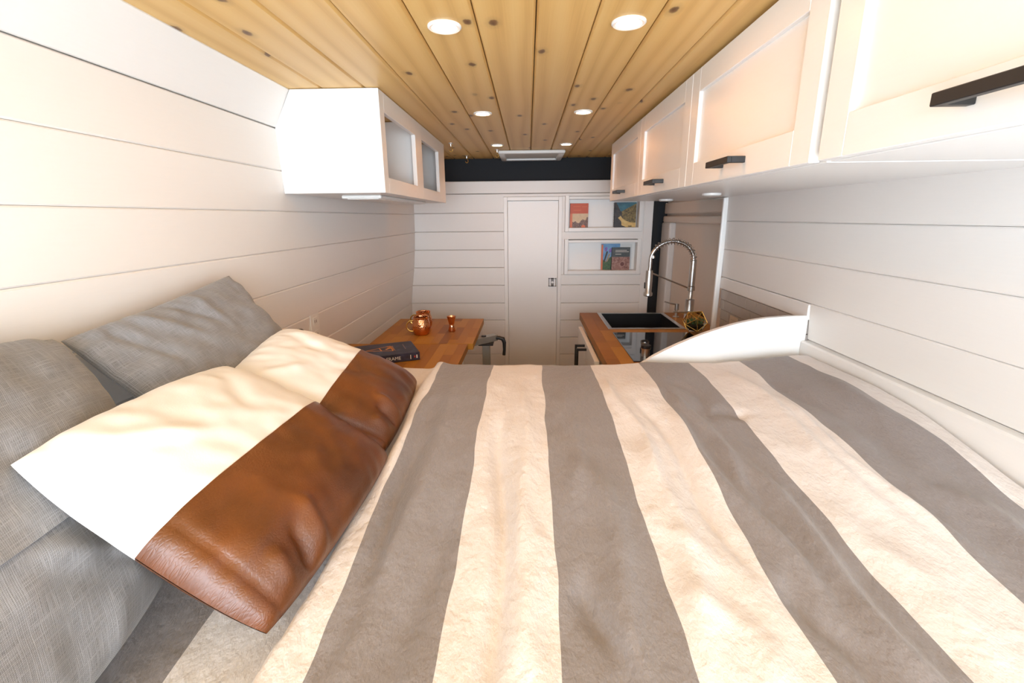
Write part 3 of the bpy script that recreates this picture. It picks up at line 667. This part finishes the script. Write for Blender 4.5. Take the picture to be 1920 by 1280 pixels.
# outlet on the tiles
to = empty('tile_outlet', (.955, 2.20, 1.0), label='beige outlet plate on the grey tiles behind the bed guard', cat='outlet')
xo = XR(1.01); B().box(xo - .014, xo - .006, 2.13, 2.21, .955, 1.035, .002).build('cover_plate', plain('beige_plastic', (.6, .47, .35), .4), to)
B().box(xo - .016, xo - .0135, 2.145, 2.195, .975, 1.020, .001).build('receptacle', plain('beige_plastic_inner', (.52, .40, .3), .4), to)

# ================================================================== MAGAZINE RACKS AND BOOKS ON THE PARTITION
def rack(za, zb, label):
    r = empty('magazine_rack', (.55, YP, za), label=label, cat='rack', group='recessed magazine racks')
    xa, xb, fw = .297, .803, .027
    f = B(); f.box(xa - fw, xa, YP - .010, YP + .015, za - fw, zb + fw, .0015); f.box(xb, xb + fw, YP - .010, YP + .015, za - fw, zb + fw, .0015); f.box(xa, xb, YP - .010, YP + .015, zb, zb + fw * .7, .0015); f.box(xa, xb, YP - .010, YP + .015, za - fw, za, .0015)
    f.build('frame', M['paint_cab'], r)
    n_ = B(); n_.box(xa - .01, xb + .01, YP + .075, YP + .08, za - .01, zb + .01); n_.box(xa - .01, xa, YP + .015, YP + .075, za - .01, zb + .01); n_.box(xb, xb + .01, YP + .015, YP + .075, za - .01, zb + .01); n_.box(xa, xb, YP + .015, YP + .075, za - .01, za); n_.box(xa, xb, YP + .015, YP + .075, zb, zb + .01)
    n_.build('niche', M['paint_cab'], r)
rack(1.412, 1.612, 'upper recessed magazine rack holding the red book and the spiral guide')
rack(1.100, 1.305, 'lower recessed magazine rack holding the blue and the grey-topped guide')
def book(name, x0, x1, z0, z1, y, t, label, cover, prints, group='guide books in the racks'):
    r = empty(name, ((x0 + x1) / 2, y, z0), label=label, cat='book', group=group)
    B().box(x0, x1, y, y + .0015, z0, z1).build('front_cover', cover, r); B().box(x0, x1, y + t - .0015, y + t, z0, z1).build('back_cover', cover, r)
    B().box(x0, x0 + .0015, y, y + t, z0, z1).build('spine', cover, r); B().box(x0 + .0015, x1 - .002, y + .0015, y + t - .0015, z0 + .001, z1 - .002).build('pages', M['pages'], r)
    W, H_ = x1 - x0, z1 - z0; k = 0
    for nm, pts, mt_ in prints:
        k += 1; yy = y - .0003 * k; b = B(); b.prism([(x0 + u * W, yy, z0 + v * H_) for u, v in pts], (0, .00025, 0)); b.build(nm, mt_, r)
    return r
R_ = lambda a, b_, c, d: [(a, b_), (c, b_), (c, d), (a, d)]
red = plain('cover_red', (.58, .075, .012), .45); redl = plain('cover_red_light', (.72, .16, .05), .5); oran = plain('cover_orange', (.72, .17, .06), .45)
cream = picture('print_cream_sky', [(.35, (.62, .45, .25)), (.7, (.75, .55, .35))], 40); rocks = picture('print_dark_rocks', [(.35, (.03, .018, .012)), (.5, (.16, .07, .05)), (.62, (.35, .20, .12)), (.72, (.05, .04, .02))], 130)
book('red_book', .310, .443, 1.4125, 1.584, YP + .045, .014, 'red covered guide book with a rocky picture in the upper rack', red,
     [('cover_stripe', R_(0, 0, .13, .58), oran), ('cover_picture', R_(.13, 0, 1, .58), cream), ('cover_rocks', [(.13, 0), (1, 0), (1, .42), (.93, .44), (.86, .30), (.70, .34), (.6, .28), (.5, .18), (.4, .2), (.3, .27), (.2, .22), (.13, .24)], rocks), ('cover_flower', [(.62, .0), (.86, 0), (.84, .08), (.74, .12), (.65, .08)], oran),
      ('title_print', R_(.18, .865, .56, .885), redl), ('title_print', R_(.64, .855, .94, .875), redl), ('title_print', R_(.18, .71, .60, .735), redl)])
teal = picture('print_teal_sky', [(.3, (.02, .10, .16)), (.7, (.05, .20, .26))], 20); cany = picture('print_canyon', [(.35, (.05, .035, .012)), (.5, (.17, .12, .03)), (.65, (.32, .22, .07)), (.75, (.08, .06, .02))], 75)
sand = picture('print_river', [(.35, (.62, .40, .12)), (.7, (.75, .55, .22))], 40); shade = picture('print_dark_cliff', [(.4, (.012, .012, .012)), (.6, (.05, .03, .025)), (.75, (.02, .035, .03))], 60)
sb = book('spiral_guide', .633, .793, 1.4125, 1.588, YP + .045, .010, 'spiral bound guide with a canyon river cover in the upper rack', shade,
     [('cover_sky', [(.08, 1), (1, 1), (1, .93), (.36, .62), (.28, .66)], teal), ('cover_canyon', [(.34, .64), (.45, .70), (1, .96), (1, .16), (.7, .20), (.45, .30), (.36, .45)], cany), ('cover_river', [(.30, .47), (.37, .38), (.48, .29), (.72, .20), (1, .18), (1, .0), (.58, .0), (.30, .10), (.33, .24), (.18, .38)], sand), ('cover_shrub', R_(.66, .01, .82, .07), cany), ('cover_bush', [(0, 0), (.5, 0), (.35, .08), (.34, .22), (.2, .27), (0, .3)], shade)])
for k in range(12):
    z = 1.421 + k * .0143; pts = [(.632 + .005 * cos(a), YP + .050 + .0085 * sin(a), z) for a in [q * pi / 5 for q in range(11)]]
    B().tube(pts, .0017, 5).build('spiral_ring', M['black'], sb)
blue = picture('print_blue_sky', [(.3, (.09, .26, .52)), (.7, (.22, .42, .66))], 16); green = picture('print_green_plants', [(.35, (.02, .05, .015)), (.55, (.07, .15, .05)), (.7, (.03, .04, .03))], 90); purple = picture('print_purple_flower', [(.4, (.10, .09, .42)), (.65, (.38, .2, .5))], 120)
tan = picture('print_tan_stem', [(.4, (.25, .20, .13)), (.65, (.42, .36, .27))], 90)
book('blue_guide', .552, .690, 1.1005, 1.292, YP + .056, .012, 'blue skied flower guide with an orange spine strip in the lower rack', blue,
     [('cover_stripe', R_(0, 0, .09, .97), oran), ('cover_plants', [(.09, 0), (1, 0), (1, .45), (.5, .5), (.3, .36), (.2, .32), (.09, .4)], green), ('cover_stem', [(.22, .28), (.36, .32), (.5, .62), (.4, .62)], tan), ('cover_stem', [(.12, .3), (.2, .3), (.36, .7), (.28, .72)], shade), ('cover_flower', [(.2, .7), (.3, .74), (.33, .86), (.22, .88), (.16, .8)], purple), ('cover_flower', [(.42, .66), (.54, .68), (.56, .8), (.48, .84), (.4, .76)], purple)])
slate = picture('cover_slate', [(.4, (.05, .065, .07)), (.7, (.08, .095, .10))], 30); spiralp = picture('print_red_rock', [(.3, (.14, .05, .04)), (.5, (.32, .16, .13)), (.7, (.50, .33, .28))], 45)
book('slate_guide', .626, .762, 1.1005, 1.266, YP + .036, .012, 'slate topped guide with a reddish rock swirl picture in the lower rack', slate,
     [('cover_picture', R_(.02, 0, 1, .58), spiralp), ('cover_swirl', [(.5 + .15 * cos(a) + .1, .26 + .13 * sin(a)) for a in [k * pi / 8 for k in range(16)]], plain('print_swirl_rim', (.42, .25, .21), .5)), ('cover_swirl', [(.6 + .11 * cos(a), .26 + .095 * sin(a)) for a in [k * pi / 8 for k in range(16)]], plain('print_swirl_core', (.15, .05, .045), .5)),
      ('title_print', R_(.2, .865, .82, .885), M['ink']), ('title_print', R_(.2, .80, .93, .825), M['ink']), ('title_print', R_(.2, .69, .52, .715), M['ink'])])
book('white_booklet', .665, .781, 1.1005, 1.290, YP + .068, .006, 'plain white booklet standing behind the slate topped guide', plain('cover_white', (.75, .76, .75), .5), [])
